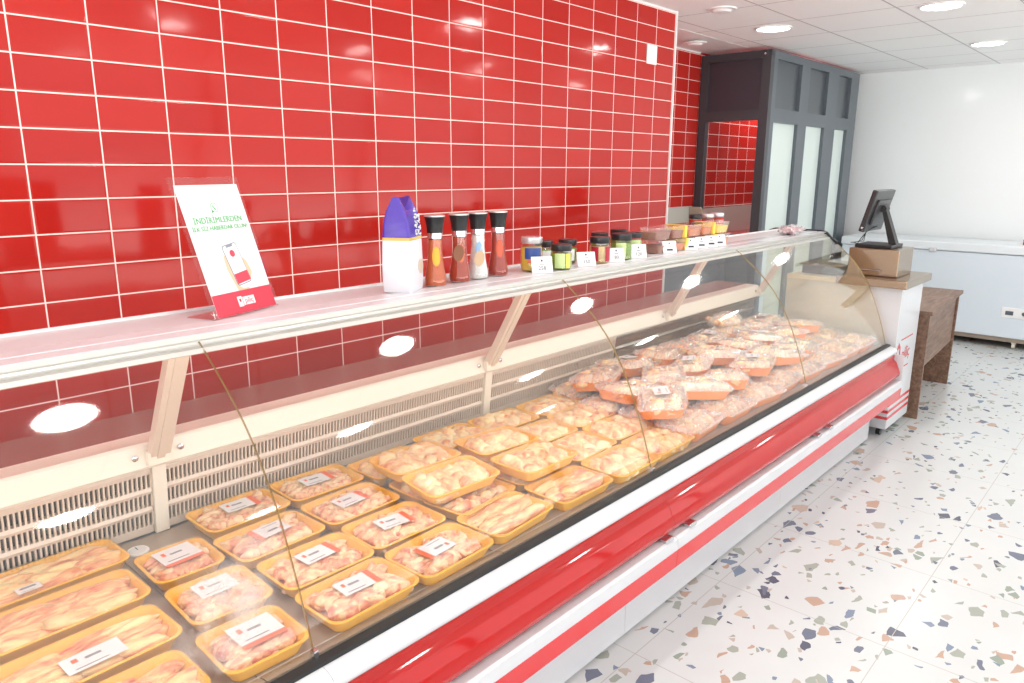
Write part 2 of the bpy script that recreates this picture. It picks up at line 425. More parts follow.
for a, b, s, m in ((X0+.04,.74,True,M_beige),(.78,2.03,True,M_beige),(2.07,2.95,True,M_beige),(2.955,X1-.03,False,M_steel)):
    o = grille(a, b, s).build('air_grille', m, case)
    MB().prism([(2.03,.575),(2.026,.575),(2.002,.78),(2.006,.78)], a, b).build('duct_backing', M_dark if s else M_steel_dk, o)
for jx in (.76, 2.05):
    MB().prism([(2.02,.575),(1.985,.575),(1.965,.78),(2.0,.78)], jx-.018, jx+.018).build('grille_post', M_cream, case)
# rear rail and stainless worktop
MB().prism([(1.962,.775),(1.958,.782),(1.978,.836),(1.985,.842),(2.06,.842),(2.06,.775)], X0, X1).build('rear_rail', M_cream, case)
MB().prism([(2.06,.812),(2.06,.842),(2.262,.842),(2.27,.834),(2.27,.812)], X0, X1).build('rear_worktop', M_steel, case)
MB().box(X0, X1, 2.22, 2.262, .56, .812).build('rear_panel', M_whitemetal, case)
MB().box(X0, X0+.02, 1.236, 2.02, .575, .774).build('side_wall', M_cream, case)
# posts
for jx in JX[1:]:
    x = jx-.012 if jx > 4 else jx
    P = MB()
    d = Vector((0, 1.745-1.955, 1.165-.80)).normalized(); nrm = Vector((0, d.z, -d.y))
    a = Vector((0,1.955,.80)); b = Vector((0,1.745,1.165))
    for w0, w1, t0, t1, mi in ((-.026,.026,-.004,.022,0),(-.010,.010,-.008,-.004,0)):
        v = []
        for q in (a, b):
            for xx, tt in ((w0,t0),(w1,t0),(w1,t1),(w0,t1)): v.append(Vector((x+xx,0,0))+q+nrm*tt)
        P.add(v, [(3,2,1,0),(4,5,6,7),(0,1,5,4),(1,2,6,5),(2,3,7,6),(3,0,4,7)], mi)
    o = P.build('support_post', M_beige, case)
    MB().bbox(x-.034, x+.034, 1.945, 1.966, .785, .825, .003).build('post_foot', M_cream, o)
    for dx in (-.06, .062):
        MB().lathe([(.0085,0),(.0085,.004),(.005,.006)], 14, mat=Matrix.Translation((x+dx,1.965,.812)) @ Matrix.Rotation(PI/2,4,'X')).build('bolt', M_chrome, o)
# top shelf
MB().box(X0, X1, 1.70, 1.868, 1.176, 1.2).build('shelf_top', M_grey_white, case)
MB().prism([(1.862,1.2),(1.862,1.206),(1.872,1.206),(1.872,1.17),(1.868,1.17)], X0, X1).build('shelf_rear_edge', M_white, case)
MB().prism([(1.70,1.2),(1.70,1.1725),(1.613,1.1725),(1.613,1.1985),(1.588,1.1985),(1.586,1.202),(1.632,1.203),(1.634,1.2005),(1.640,1.2005),(1.642,1.203),(1.697,1.203)], X0, X1).build('shelf_front_profile', M_whitemetal, case)
MB().prism([(1.612,1.198),(1.600,1.198),(1.600,1.184),(1.586,1.184),(1.584,1.180),(1.592,1.178),(1.592,1.173),(1.566,1.173),(1.560,1.164),(1.566,1.161),(1.640,1.163),(1.66,1.172),(1.612,1.172)], X0, X1).build('shelf_front_rail', M_alu, case)
for xx in (.36, 1.5, 2.3, 3.0, 3.9):
    MB().lathe([(.004,0),(.004,.0015)], 10, mat=Matrix.Translation((xx,1.645,1.2025))).build('screw', M_steel_dk, case)
# canopy lamp under the shelf
MB().bbox(X0+.1, X1-.1, 1.672, 1.70, 1.158, 1.172, .003).build('canopy_lamp', emit('canopy_lamp_glow', (255,232,196), 2), case)
# curved glass
GP = [(1.583,1.186),(1.53,1.146),(1.475,1.101),(1.42,1.050),(1.372,.994),(1.330,.930),(1.292,.86),(1.262,.79),(1.235,.72),(1.212,.652),(1.192,.583)]
def smooth_curve(P, n=4):
    out = []
    for i in range(len(P)-1):
        p0 = P[max(i-1,0)]; p1 = P[i]; p2 = P[i+1]; p3 = P[min(i+2,len(P)-1)]
        for k in range(n):
            t = k/n
            out.append(tuple(.5*((2*p1[j])+(-p0[j]+p2[j])*t+(2*p0[j]-5*p1[j]+4*p2[j]-p3[j])*t*t+(-p0[j]+3*p1[j]-3*p2[j]+p3[j])*t**3) for j in (0,1)))
    out.append(P[-1]); return out
GC = smooth_curve(GP, 3)
def offset(C, d):
    o = []
    for i in range(len(C)):
        a = C[max(i-1,0)]; b = C[min(i+1,len(C)-1)]
        t = Vector((b[0]-a[0], b[1]-a[1])).normalized(); o.append((C[i][0]-t.y*d, C[i][1]+t.x*d))
    return o
GO = offset(GC, .004)
def pane(a, b, m):
    s = MB(); n = len(GC)
    v = [(x,y,z) for x in (a,b) for C in (GC,GO) for y,z in C]
    f = []
    for i in range(n-1):
        f.append((i,i+1,2*n+i+1,2*n+i)); f.append((n+i,n+i+1,3*n+i+1,3*n+i))
    s.add(v, f, 0, True)
    for xx, off in ((a,0),(b,2*n)):
        s.add([v[off+i] for i in range(2*n)], [(i,i+1,n+i+1,n+i) for i in range(n-1)], 1, False)
    return s.build('glass_pane', [m, M_glassedge], case, angle=50)
for (a, b) in SEG:
    pane(a+.0012, b-.0012, M_glassfog if a < .7 else M_glass)
# small chrome spigots at the pane joints
for jx in (.725, 2.02, 3.36):
    MB().box(jx-.005, jx+.005, 1.186, 1.200, .582, .600).build('glass_clip', M_chrome, case)
# end glass and its black edge strip
inner = [(1.87,1.19)]+[(y+.004,z) for y,z in GC]+[(1.94,.60),(1.94,1.08)]
n = len(inner)
MB().prism(inner, X1-.003, X1+.004).build('end_glass', [thin_glass('end_glass', (.97,.95,.86), 1.1)], case)
strip = MB()
top = [(1.94,1.19),(1.90,1.204),(1.80,1.206),(1.62,1.205),(1.585,1.196),(1.55,1.16),(1.515,1.14)]
for (y0,z0),(y1,z1) in zip(top[:-1], top[1:]):
    strip.prism([(y0,z0-.010),(y0,z0+.006),(y1,z1+.006),(y1,z1-.010)], X1-.006, X1+.012)
strip.build('end_trim', M_black, case)
# thermometer disc on the deck
th = thing('deck_thermometer', 'small round white dial lying on the steel deck beside the grille', 'thermometer', (.665,1.92,DZ))
MB().lathe([(.026,0),(.028,.003),(.026,.006)], 28).build('rim', M_white, th)
MB().lathe([(.021,.0062),(.021,.0068)], 24).box(-.001,.001,0,.016,.0068,.0078,1).build('dial', [M_paper, M_ink], th)

# ------------------------------------------------------------------ packages of chicken
def lump(name, m, rx, ry, rz, seed, rough=.25, bend=0, sub=3, freq=1.0):
    bm = bmesh.new(); bmesh.ops.create_icosphere(bm, subdivisions=sub, radius=1)
    o = Vector((seed*3.1, seed*1.7, seed))
    for v in bm.verts:
        d = v.co.normalized()
        k = 1+rough*noise.noise(d*1.4*freq+o)+rough*.5*noise.noise(d*3.3*freq+o)+rough*.2*noise.noise(d*7+o)
        t = 1-.28*d.x           # one end thinner
        c = Vector((d.x*rx*k, d.y*ry*k*t, d.z*rz*k*t))
        c.y += bend*(c.x/rx)**2*ry
        v.co = c
    mb = MB().bm(bm, 0, None, True)
    ob = mb.build(name, m, None, angle=80); me = ob.data; bpy.data.objects.remove(ob); return me
LUMPS = {
 'wing': [lump('chicken_wing', M_wing, .030,.0145,.014, s, .35, .5*(-1)**s) for s in range(5)],
 'thigh': [lump('chicken_thigh', M_thigh, .044,.030,.021, 10+s, .28, .2*(-1)**s) for s in range(5)],
 'fillet': [lump('chicken_fillet', M_fillet, .062,.021,.017, 20+s, .25, .25*(-1)**s) for s in range(5)],
 'breast': [lump('chicken_breast', M_thigh, .066,.044,.030, 30+s, .22, .1*(-1)**s) for s in range(4)],
 'marin': [lump('chicken_drumstick', M_marin, .048,.024,.021, 40+s, .2, .1) for s in range(4)],
 'yellow': [lump('chicken_cutlet', M_yellow, .050,.034,.024, 50+s, .22, .1) for s in range(3)],
}
NAMES = {'wing':'chicken_wing','thigh':'chicken_thigh','fillet':'chicken_fillet','breast':'chicken_breast','marin':'chicken_drumstick','yellow':'chicken_cutlet'}
def tray_mesh(L, W, h, r):
    R = [(L-.046,W-.046,r*.7,0),(L-.040,W-.040,r*.7,.001),(L-.010,W-.010,r,h-.006),(L-.001,W-.001,r,h-.004),(L,W,r,h-.001),(L-.003,W-.003,r,h),(L-.013,W-.013,r,h-.0005),(L-.018,W-.018,r,h-.004),(L-.050,W-.050,r*.7,.007),(L-.058,W-.058,r*.6,.006)]
    return MB().loft([rrect(l, w, q, z) for l, w, q, z in R])
def film_mesh(L, W, h, r, bulge, seed, wrinkle=.0015, skirt=True):
    nx, ny = 24, 18; v = []; f = []
    s = MB()
    rings = []
    N = 10
    for k in range(N+1):
        q = 1-k/N*.999
        ring = rrect((L+.001)*q, (W+.001)*q, max(.0005, r*q), 0, 6)
        out = []
        for (x,y,z) in ring:
            e = max(0, 1-max(abs(x)/(L/2), abs(y)/(W/2)))
            z = h+.0012+bulge*min(1,e*3.2)**.6+wrinkle*noise.noise(Vector((x*40+seed, y*70, seed)))*min(1, e*8)*2
            out.append((x,y,z))
        rings.append(out)
    if skirt: rings.insert(0, rrect(L+.0016, W+.0016, r, h-.012, 6))
    return s.loft(rings, 0, True, cap=(False, True))
def label_mesh(lw, lh, z, red):
    s = MB(); t = .0006
    s.box(-lw/2, lw/2, -lh/2, lh/2, z, z+t, 0)
    if red == 'side': s.box(lw/2, lw/2+.016, -lh/2-.002, lh/2+.002, z-.0002, z+t-.0001, 1)
    if red == 'front': s.box(-lw/2, lw/2, -lh/2-.014, -lh/2, z-.0002, z+t-.0001, 1)
    for k in range(2): s.box(-.014, .016, .002+k*.0045, .0045+k*.0045, z+t, z+t+.0002, 2)
    s.box(-lw*.34, -lw*.24, lh*.05, lh*.28, z+t, z+t+.0002, 1)
    s.box(-lw*.36, lw*.2, -lh*.36, -lh*.33, z+t, z+t+.0002, 2)
    return s
HT = .038
def package(name, label, cat, L, W, kind, n, loc, rot=(0,0,0), group=None, lab=None, seed=1, deep=False, bag=False, layout=None, traym=None, h=HT):
    rng = random.Random(seed)
    t = thing(name, label, cat, loc, rot, group)
    tray_mesh(L, W, h, .030).build('tray', traym or (M_tray2 if deep else M_tray), t)
    nx, ny = n
    for i in range(nx):
        for j in range(ny):
            me = rng.choice(LUMPS[kind])
            o = bpy.data.objects.new(NAMES[kind], me); COL.objects.link(o); o.parent = t
            sx = (L-.074); sy = (W-.066)
            x = -sx/2+sx*(i+.5)/nx+rng.uniform(-.12,.12)*sx/nx; y = -sy/2+sy*(j+.5)/ny+rng.uniform(-.12,.12)*sy/ny
            z = (.024 if not bag else .034)+rng.uniform(-.002,.004)
            o.location = (x, y, z)
            o.rotation_euler = (rng.uniform(-.3,.3), rng.uniform(-.12,.12), {'wing':rng.uniform(-.9,.9)+rng.choice((0,PI)),'fillet':rng.uniform(-.12,.12)+rng.choice((0,PI)),'thigh':rng.uniform(.5,1.2)+rng.choice((0,PI))}.get(kind, rng.uniform(-.5,.5)+rng.choice((0,PI))))
            k = rng.uniform(.9,1.12); o.scale = (k, k, k)
    if bag: film_mesh(L+.012, W+.012, h-.004, .03, .026, seed, .011, False).build('wrapping_film', M_bagfilm, t)
    else: film_mesh(L, W, h, .03, .006, seed).build('wrapping_film', M_film, t)
    if lab:
        kind_, dx, dy, rz = lab[:4]
        o = label_mesh(*(lab[4] if len(lab) > 4 else (.082,.062)), 0, kind_).build('price_label', [M_paper, M_labelred, M_ink], t)
        o.location = (dx, dy, h+(.0085 if not bag else .0335)); o.rotation_euler = (0,0,rz)
    return t
PK = 'chicken package'
Z0 = DZ+.001
def R(d): return math.radians(d)
G1 = 'chicken packages laid out on the deck'
# left: long trays of fillet strips
package('fillet_tray','long yellow tray of fillet strips against the grille, farthest back at left', PK, .33,.165,'fillet',(3,5),(.455,1.905,Z0),(0,0,R(2)),G1,('none',-.06,-.06,.0,(.05,.03)),seed=1)
package('fillet_tray','long yellow tray of fillet strips at left, second row in front of the grille', PK, .33,.172,'fillet',(3,5),(.425,1.712,Z0),(0,0,R(1)),G1,None,seed=2)
package('fillet_tray','long yellow tray of fillet strips under the foggiest glass glare at left', PK, .33,.172,'fillet',(3,5),(.405,1.508,Z0),(0,0,R(2)),G1,('none',-.0,-.035,.0,(.11,.06)),seed=3)
package('fillet_tray','yellow tray of fillet strips with a white label at the bottom edge, frontmost left', PK, .30,.168,'fillet',(3,5),(.385,1.312,Z0),(0,0,R(0)),G1,('none',-.03,-.01,.05,(.12,.07)),seed=4)
package('wing_tray','yellow chicken tray cut by the left picture edge, touching the second long tray', PK, .25,.172,'thigh',(4,3),(.115,1.60,Z0),(0,0,0),G1,None,seed=5)
package('wing_tray','yellow chicken tray half out of frame at the bottom left corner', PK, .25,.172,'thigh',(4,3),(.10,1.40,Z0),(0,0,0),G1,('none',.04,0,.1),seed=6)
package('wing_tray','yellow tray at the far left by the grille, cut by the frame', PK, .25,.172,'fillet',(2,5),(.145,1.88,Z0),(0,0,0),G1,None,seed=61)
# small square trays
package('giblet_tray','small square yellow tray with a white label beside the round dial', PK, .172,.176,'wing',(5,7),(.695,1.735,Z0),(0,0,R(-2)),G1,('front',0,.016,R(4),(.094,.078)),seed=7)
package('giblet_tray','square yellow tray blurred by condensation on the glass', PK, .19,.19,'wing',(5,7),(.688,1.52,Z0),(0,0,R(-3)),G1,('none',.0,.02,R(2),(.088,.07)),seed=8)
package('giblet_tray','square yellow tray with white label at the front edge left of the first pane joint', PK, .185,.176,'wing',(5,7),(.655,1.31,Z0),(0,0,R(-2)),G1,('front',.01,.01,R(0),(.096,.076)),seed=9)
# two columns of labelled trays
cols = [((.915,1.30),'front row just right of the first pane joint'),((.925,1.485),'second row, crossed by the first pane joint'),((.915,1.685),'third row, right of the small square tray'),((.935,1.888),'back row against the grille, left one')]
for k,((x,y),w) in enumerate(cols):
    package('wing_tray','labelled yellow wing tray, '+w, PK, .252,.176,'wing',(7,7),(x,y,Z0),(0,0,R((1,-1,2,1)[k])),G1,('side',(-.005,.0,.01,.0)[k],.008,R((-4,4,183,-3)[k])),seed=11+k)
cols = [((1.170,1.298),'front row between the joint tray and the unlabelled tray'),((1.178,1.492),'second row, beside the dark deck gap'),((1.178,1.690),'third row from the glass'),((1.195,1.888),'back row against the grille, right one')]
for k,((x,y),w) in enumerate(cols):
    package('wing_tray','labelled yellow wing tray, '+w, PK, .252,.178,'wing',(7,7),(x,y,Z0),(0,0,R((2,-1,1,-2)[k])),G1,('side',-.01,.0,R((182,-6,2,-2)[k])),seed=21+k)
# unlabelled thigh trays, some stacked
G2 = 'unlabelled chicken trays in the middle of the counter'
mid = [
 (1.435,1.312,Z0,4,(4,3),'fillet','unlabelled tray alone at the front glass edge before the middle joint'),
 (1.455,1.475,Z0,6,(6,3),'wing','tray of pinkish wings half hidden under the overhanging one'),
 (1.455,1.845,Z0,2,(4,4),'thigh','tray against the grille below the large overlapping pair'),
 (1.45,1.625,Z0,0,(4,4),'thigh','covered tray at the bottom of the overlapping stack'),
 (1.715,1.302,Z0,-1,(4,3),'fillet','front tray with bright film glare left of middle joint'),
 (1.725,1.485,Z0,2,(4,4),'thigh','tray lying beneath the one with red edge shadow'),
 (1.73,1.65,Z0,0,(4,4),'thigh','tray at the bottom of the second stack'),
 (1.755,1.87,Z0+.002,0,(4,4),'thigh','tray at the grille left of the grille divider post'),
 (1.985,1.29,Z0,0,(4,4),'thigh','front tray just left of the middle pane joint'),
 (1.995,1.475,Z0,3,(4,4),'thigh','second row tray by the middle pane joint'),
 (2.01,1.665,Z0,-2,(4,4),'thigh','third row tray beside the raised one'),
 (2.02,1.86,Z0,-2,(4,4),'thigh','grille side tray right below the divider post'),
 (2.235,1.30,Z0,1,(4,4),'thigh','front tray crossed by the middle pane joint'),
 (2.255,1.485,Z0,-2,(4,4),'thigh','second row tray next to the orange heap'),
 (2.27,1.67,Z0,0,(4,4),'thigh','third row tray touching the orange heap'),
 (2.285,1.85,Z0,1,(4,4),'thigh','last flat tray by the grille before the orange heap'),
]
for k,(x,y,z,a,n,kd,w) in enumerate(mid):
    package('thigh_tray','yellow chicken package, '+w, PK, .258,.178,kd,n,(x,y,z),(0,0,R(a)),G2,None,seed=40+k)
up = [
 (1.435,1.535,Z0+.049,-7,R(2),R(-2),'upper tray jutting toward the glass on top of two others'),
 (1.455,1.725,Z0+.05,-3,R(0),R(0),'large upper tray directly behind the jutting one'),
 (1.72,1.448,Z0+.049,1,R(0),R(1),'raised tray with a shadowed red edge'),
 (1.745,1.64,Z0+.05,-6,R(0),R(0),'raised tray in the second stack, below the divider post'),
]
for k,(x,y,z,a,rx,ry,w) in enumerate(up):
    package('thigh_tray','yellow chicken package, '+w, PK, .262,.182,'thigh',(4,4),(x,y,z),(rx,ry,R(a)),'stacked chicken trays in the middle of the counter',None,seed=70+k)

# orange heap: bulging bagged packages in loose layers
G3 = 'bulging orange chicken packages heaped at the far end'
rng = random.Random(5)
protos = {}
def heap(kind, label, x, y, z, rx, ry, rz, lab=False, k=0, s=1.0):
    key = (kind, lab, k)
    if key not in protos:
        nn = {'breast':(3,2),'marin':(4,3),'yellow':(3,3),'thigh':(4,3),'wing':(6,5)}[kind]
        o = package('bagged_chicken', label, PK, .265,.185,kind,nn,(x,y,z),(R(rx),R(ry),R(rz)),G3,('none',.0,.0,R(8),(.10,.06)) if lab else None,seed=90+len(protos)*3,deep=True,bag=True,h=.044)
        protos[key] = o
    else: o = dup(protos[key], (x,y,z), (R(rx),R(ry),R(rz)), label)
    o.scale = (s,s,s); return o
DEPTH = ['beside the yellow trays','by the middle pane joint','in the middle of the heap','before the last pane joint','under the last pane joint','past the last pane joint','near the white end cabinet','against the end glass']
ROWW = ['front row at the glass','second row','third row','back row at the grille']
i = 0
for c in range(8):
    for r in range(4):
        x = 2.50+c*.268+rng.uniform(-.01,.01)+(.05 if r == 3 else 0)-(.0 if r else .02); y = 1.31+r*.185+rng.uniform(-.006,.006)
        if x > 4.40: continue
        kind = 'breast' if r else 'thigh'
        if c == 0 and r in (1,): kind = 'marin'
        if c in (6,7) and r in (1,0): kind = 'yellow'
        heap(kind, 'lower heap package, %s, %s' % (ROWW[r], DEPTH[c]), x, y, Z0, 0, 0, rng.uniform(-8,8), False, i%2); i += 1
ROW2 = ['front side of the heap top','middle of the heap top','grille side of the heap top']
for c in range(8):
    for r in range(3):
        x = 2.46+c*.250+rng.uniform(-.03,.03)+r*.04; y = 1.40+r*.20+rng.uniform(-.02,.02)
        if x > 4.34 or (c > 5 and r == 0): continue
        lab = (c+r) % 3 == 0
        kind = 'yellow' if (c >= 6 and r == 1) else 'breast'
        heap(kind, 'upper heap package%s, %s, %s' % (' with label' if lab else '', ROW2[r], DEPTH[c]), x, y, Z0+.066+rng.uniform(-.006,.012), rng.uniform(-9,3), rng.uniform(-2,9), rng.uniform(-32,32), lab, i%2, 1.0); i += 1
# whole birds in clear bags
def whole(label, loc, rz, seed):
    t = thing('bagged_whole_chicken', label, 'whole chicken', loc, (0,0,rz))
    b = lump('body', M_thigh, .105,.075,.052, seed, .12); o = bpy.data.objects.new('body', b); COL.objects.link(o); o.parent = t; o.location = (0,0,.055)
    for sgn in (-1,1):
        l = bpy.data.objects.new('leg', LUMPS['marin' if 0 else 'thigh'][1]); COL.objects.link(l); l.parent = t; l.location = (.075,sgn*.045,.06); l.rotation_euler = (0,.5,sgn*.5+PI)
    f = lump('bag', M_bagfilm, .125,.088,.062, seed+3, .18); o = bpy.data.objects.new('bag', f); COL.objects.link(o); o.parent = t; o.location = (0,0,.058)
    return t
whole('whole chicken in a clear bag on top of the heap, nearest the grille end', (3.86,1.86,Z0+.10), 2.6, 60).scale = (.85,.85,.85)

# ------------------------------------------------------------------ end cabinet, till, desk
cab = thing('end_cabinet', 'white cabinet with red stripes and logo closing the far end of the counter', 'cabinet', (0,0,0))
CX0, CX1, CY0, CY1 = 4.60, 5.04, 1.15, 1.82
MB().bbox(CX0, CX1, CY0, CY1, .055, .902, .003).build('body', M_whitemetal, cab)
MB().box(CX0-.004, CX1, CY0+.36, CY1, .902, .925).build('top_rim', M_cream, cab)
for k, z in enumerate((.115,.155,.195)):
    MB().box(CX0-.002, CX1-.012, CY0-.0015, CY0-.0002, z, z+.018).box(CX0-.0017, CX0-.0002, CY0-.0015, CY0+.09, z, z+.018).build('red_stripe', M_redstrip, cab)
for x in (CX0+.05, CX1-.05):
    for y in (CY0+.05, CY1-.05):
        MB().tube([(x,y-.012,.022),(x,y+.012,.022)], .021, 14).box(x-.014,x+.014,y-.016,y+.016,.04,.056,).build('caster', M_black, cab)
slab = MB().bbox(CX0-.045, CX1+.05, CY0-.03, CY0+.36, .903, .948, .004).build('steel_top', M_tillsteel, cab)
# logo: a flame-roofed house mark, two rules and lettering
lg = MB()
y = CY0-.0016
def quad(s, pts, mi=0, yy=None, th=.0008):
    yy = y if yy is None else yy
    n = len(pts); s.add([(a,yy,b+ZL) for a,b in pts]+[(a,yy+th,b+ZL) for a,b in pts], [list(range(n))[::-1], list(range(n,2*n))]+[(i,(i+1)%n,n+(i+1)%n,n+i) for i in range(n)], mi)
x0 = CX0+.012; ZL = -.125
quad(lg, [(x0,.60),(x0+.02,.665),(x0+.055,.70),(x0+.09,.67),(x0+.10,.60),(x0+.078,.60),(x0+.072,.655),(x0+.05,.672),(x0+.03,.645),(x0+.022,.60)])
quad(lg, [(x0+.0,.565),(x0+.10,.565),(x0+.10,.59),(x0,.59)])
quad(lg, [(x0+.09,.706),(x0+.33,.706),(x0+.33,.713),(x0+.09,.713)])
quad(lg, [(x0+.12,.525),(x0+.30,.525),(x0+.30,.532),(x0+.12,.532)])
v, f = text_mesh('piliç', .105)
lg.add([(x0+.215+p.x, y-p.z, .615+ZL+p.y) for p in v], f, 0)
lg.build('logo', M_redstrip, cab)
# steel box under the till
bx = thing('till_box', 'brushed steel box with a wire handle on the end cabinet top', 'metal box', (0,0,0))
MB().bbox(4.68, 4.97, 1.21, 1.49, .949, 1.108, .004).build('body', M_tillsteel, bx)
MB().tube([(4.668,1.30,.955),(4.665,1.30,.985),(4.665,1.42,.985),(4.668,1.42,.955)], .003, 8).build('handle', M_chrome, bx)
# till screen
tl = thing('till_monitor', 'black touch screen till seen from behind on the steel box', 'monitor', (4.83,1.40,1.109))
MB().bbox(-.11,.13,-.13,.075,0,.018,.004).build('base', M_black, tl)
aT = math.atan2(.06,.24)
mt = Matrix.Translation((.035,.012,.215)) @ Matrix.Rotation(aT,4,'X')
scr = MB().bbox(-.175,.175,-.017,.014,-.125,.125,.006,0,mt).bbox(-.12,.12,-.030,-.016,-.08,.07,.006,0,mt).build('screen_housing', mat('black_plastic_shell',(44,44,46),.3), tl)
MB().box(-.165,.165,.0145,.0155,-.115,.115,0,mt).build('display', mat('dark_screen',(20,22,26),.08), scr)
MB().lathe([(.006,0),(.006,.001)],12,mat=mt @ Matrix.Translation((-.176,-.002,-.10)) @ Matrix.Rotation(-PI/2,4,'Y')).build('badge', M_chrome, scr)
st = MB(); pts = [((.035,-.035),.20),((.035,-.115),.018)]
st.prism([(-.018,.235),(-.045,.225),(-.125,.016),(-.082,.016)], .005, .065).tube([(-.0,-.03,.225),(.07,-.03,.225)], .02, 12)
st.build('stand_arm', M_black, tl)
for k in range(3):
    x = -.09+.03*k
    MB().tube([(x+.06,.0,.12),(x+.03,.03+.01*k,.09),(x,.05,.05-.01*k),(x-.02,.06+.03*k,.02),(x+.0,.06,.012)], .0025, 6).build('cable', M_black, tl)
# weighing scale behind
ws = thing('weighing_scale', 'low dark steel weighing scale on the cabinet behind the till box', 'scale', (4.83,1.66,.926))
MB().bbox(-.13,.13,-.12,.11,0,.05,.006).build('body', M_black, ws)
MB().bbox(-.15,.15,-.14,.12,.056,.064,.003).build('platter', M_steel, ws)
# desk
dk_ = thing('desk', 'dark walnut desk standing behind the end cabinet', 'desk', (5.10,1.09,0), (0,0,R(3)))
MB().bbox(-.0,1.12,0,.6,.68,.705,.002).build('desktop', M_wood, dk_)
MB().bbox(.02,.045,.015,.585,0,.68,.001).build('side_panel', M_wood, dk_)
MB().bbox(1.06,1.085,.015,.585,0,.68,.001).build('side_panel', M_wood, dk_)
MB().bbox(.046,1.059,.03,.048,.33,.68,.001).build('front_panel', M_wood, dk_)

# ------------------------------------------------------------------ chest freezer
fz = thing('chest_freezer', 'long pale blue white chest freezer along the back wall', 'freezer', (0,0,0))
FX0, FX1, FY0, FY1 = 7.78, 8.37, .45, 2.55
MB().bbox(FX0, FX1, FY0, FY1, .10, .835, .012).build('body', M_freezer, fz)
MB().bbox(FX0-.012, FX1, FY0-.01, FY1+.01, .84, .915, .010).build('lid', M_freezer_lid, fz)
MB().bbox(FX0-.03, FX0-.004, 1.70, 1.76, .825, .862, .008).build('lid_lock', M_whitemetal, fz)
MB().box(FX0+.03, FX1, FY0+.03, FY1-.03, .06, .10).build('base_frame', M_steel_dk, fz)
cp = MB().bbox(FX0-.006, FX0+.004, .86, 1.12, .285, .375, .003).build('control_panel', M_white, fz)
MB().box(FX0-.009, FX0-.006, 1.03, 1.09, .31, .345).build('temperature_display', M_anth, cp)
MB().lathe([(.018,0),(.015,.012)], 16, mat=Matrix.Translation((FX0-.006,.95,.33)) @ Matrix.Rotation(-PI/2,4,'Y')).build('dial', M_anth, cp)
for yy in (.62, 1.00, 1.55, 2.40):
    for xx in (FX0+.06, FX1-.06):
        MB().tube([(xx,yy-.012,.027),(xx,yy+.012,.027)], .026, 14).box(xx-.016,xx+.016,yy-.018,yy+.018,.045,.062).build('caster', M_cream, fz)
rb = thing('red_box', 'small red carton on top of the chest freezer at the right edge', 'box', (8.0,1.015,.915))
MB().bbox(-.05,.05,-.05,.05,0,.05,.003).build('carton', M_redstrip, rb)
MB().box(-.051,-.0502,-.03,.03,.012,.03).build('paper_label', M_paper, rb)

# ------------------------------------------------------------------ booth
bo = thing('glazed_booth', 'anthracite framed booth with frosted panes in the far corner', 'booth', (0,0,0))
BX0, BX1, BY0, BY1, BZ = 6.02, 8.12, 2.66, 3.27, 2.49
fm = MB()
# front face frame (perpendicular to the counter)
for (a,b,c,d) in ((BY0,BY0+.075,0,BZ),(BY1-.065,BY1,0,BZ),(BY0+.075,BY1-.065,2.43,BZ),(BY0+.075,BY1-.065,1.955,2.035)): fm.box(BX0,BX0+.06,a,b,c,d)
fm.build('front_frame', M_anthf, bo)
MB().box(BX0+.02,BX0+.032,BY0+.075,BY1-.065,2.035,2.43).build('upper_panel', mat('booth_panel_dark',(60,58,66),.3), bo)
MB().box(BX0+.02,BX0+.026,BY0+.075,BY1-.065,1.0,1.955).build('front_glass', M_boothglass, bo)
MB().box(BX0+.02,BX0+.032,BY0+.075,BY1-.065,.02,1.0).box(BX0+.01,BX0+.05,BY0+.075,BY1-.065,.97,1.02).build('lower_panel', M_anth2, bo)
sf = MB()
posts = [(6.081,6.15),(6.66,6.85),(7.29,7.56),(7.90,8.12)]
for a,b in posts: sf.box(a,b,BY0,BY0+.06,0,BZ)
for (a,_),(b,_) in (((6.15,0),(6.66,0)),((6.85,0),(7.29,0)),((7.56,0),(7.90,0))):
    for z0,z1 in ((2.43,BZ),(1.94,2.05),(0,.08)): sf.box(a,b,BY0,BY0+.06,z0,z1)
sf.build('side_frame', M_anth, bo)
for (a,b) in ((6.15,6.66),(6.85,7.29),(7.56,7.90)):
    MB().box(a,b,BY0+.03,BY0+.04,2.05,2.43).build('transom_panel', M_anth2, bo)
    MB().box(a,b,BY0+.03,BY0+.038,.08,1.94).build('frosted_pane', M_frost, bo)
MB().lathe([(.009,0),(.009,.01)],12,mat=Matrix.Translation((BX0-.001,BY0+.05,2.46)) @ Matrix.Rotation(-PI/2,4,'Y')).build('bolt', M_chrome, bo)

MB().box(BX1-.02,BX1,BY0+.061,BY1,0,BZ-.001).build('end_panel', M_anth2, bo)
# prep counter behind, stainless back and side splash
pc = thing('prep_counter', 'stainless preparation counter in the alcove behind the display case', 'counter', (0,0,0))
MB().bbox(4.45,5.98,2.86,3.27,.86,.90,.004).build('worktop', M_steel, pc)
MB().box(4.46,4.95,2.90,3.26,.0,.86).build('cabinet', M_whitemetal, pc)
MB().box(4.951,5.97,2.91,3.26,.0,.86).build('dark_cabinet', M_anth2, pc)
MB().box(4.45,5.98,3.262,3.276,.90,1.245).build('back_splash', M_splash, pc)
MB().prism([(2.92,.90),(3.255,.90),(3.255,1.24),(3.16,1.24)], 5.93, 5.96).build('side_splash', M_steel_dk, pc)
MB().box(4.46,4.95,2.896,2.902,.50,.62).build('red_band', M_redstrip, pc)
pi_ = thing('booth_worktop', 'pale steel worktop with splash behind the booth glass', 'worktop', (0,0,0))
MB().bbox(6.10,8.30,2.80,3.26,.94,.98,.004).build('worktop', M_redstrip, pi_)
MB().box(6.10,8.30,3.262,3.276,.98,1.215).build('back_splash', M_splash, pi_)
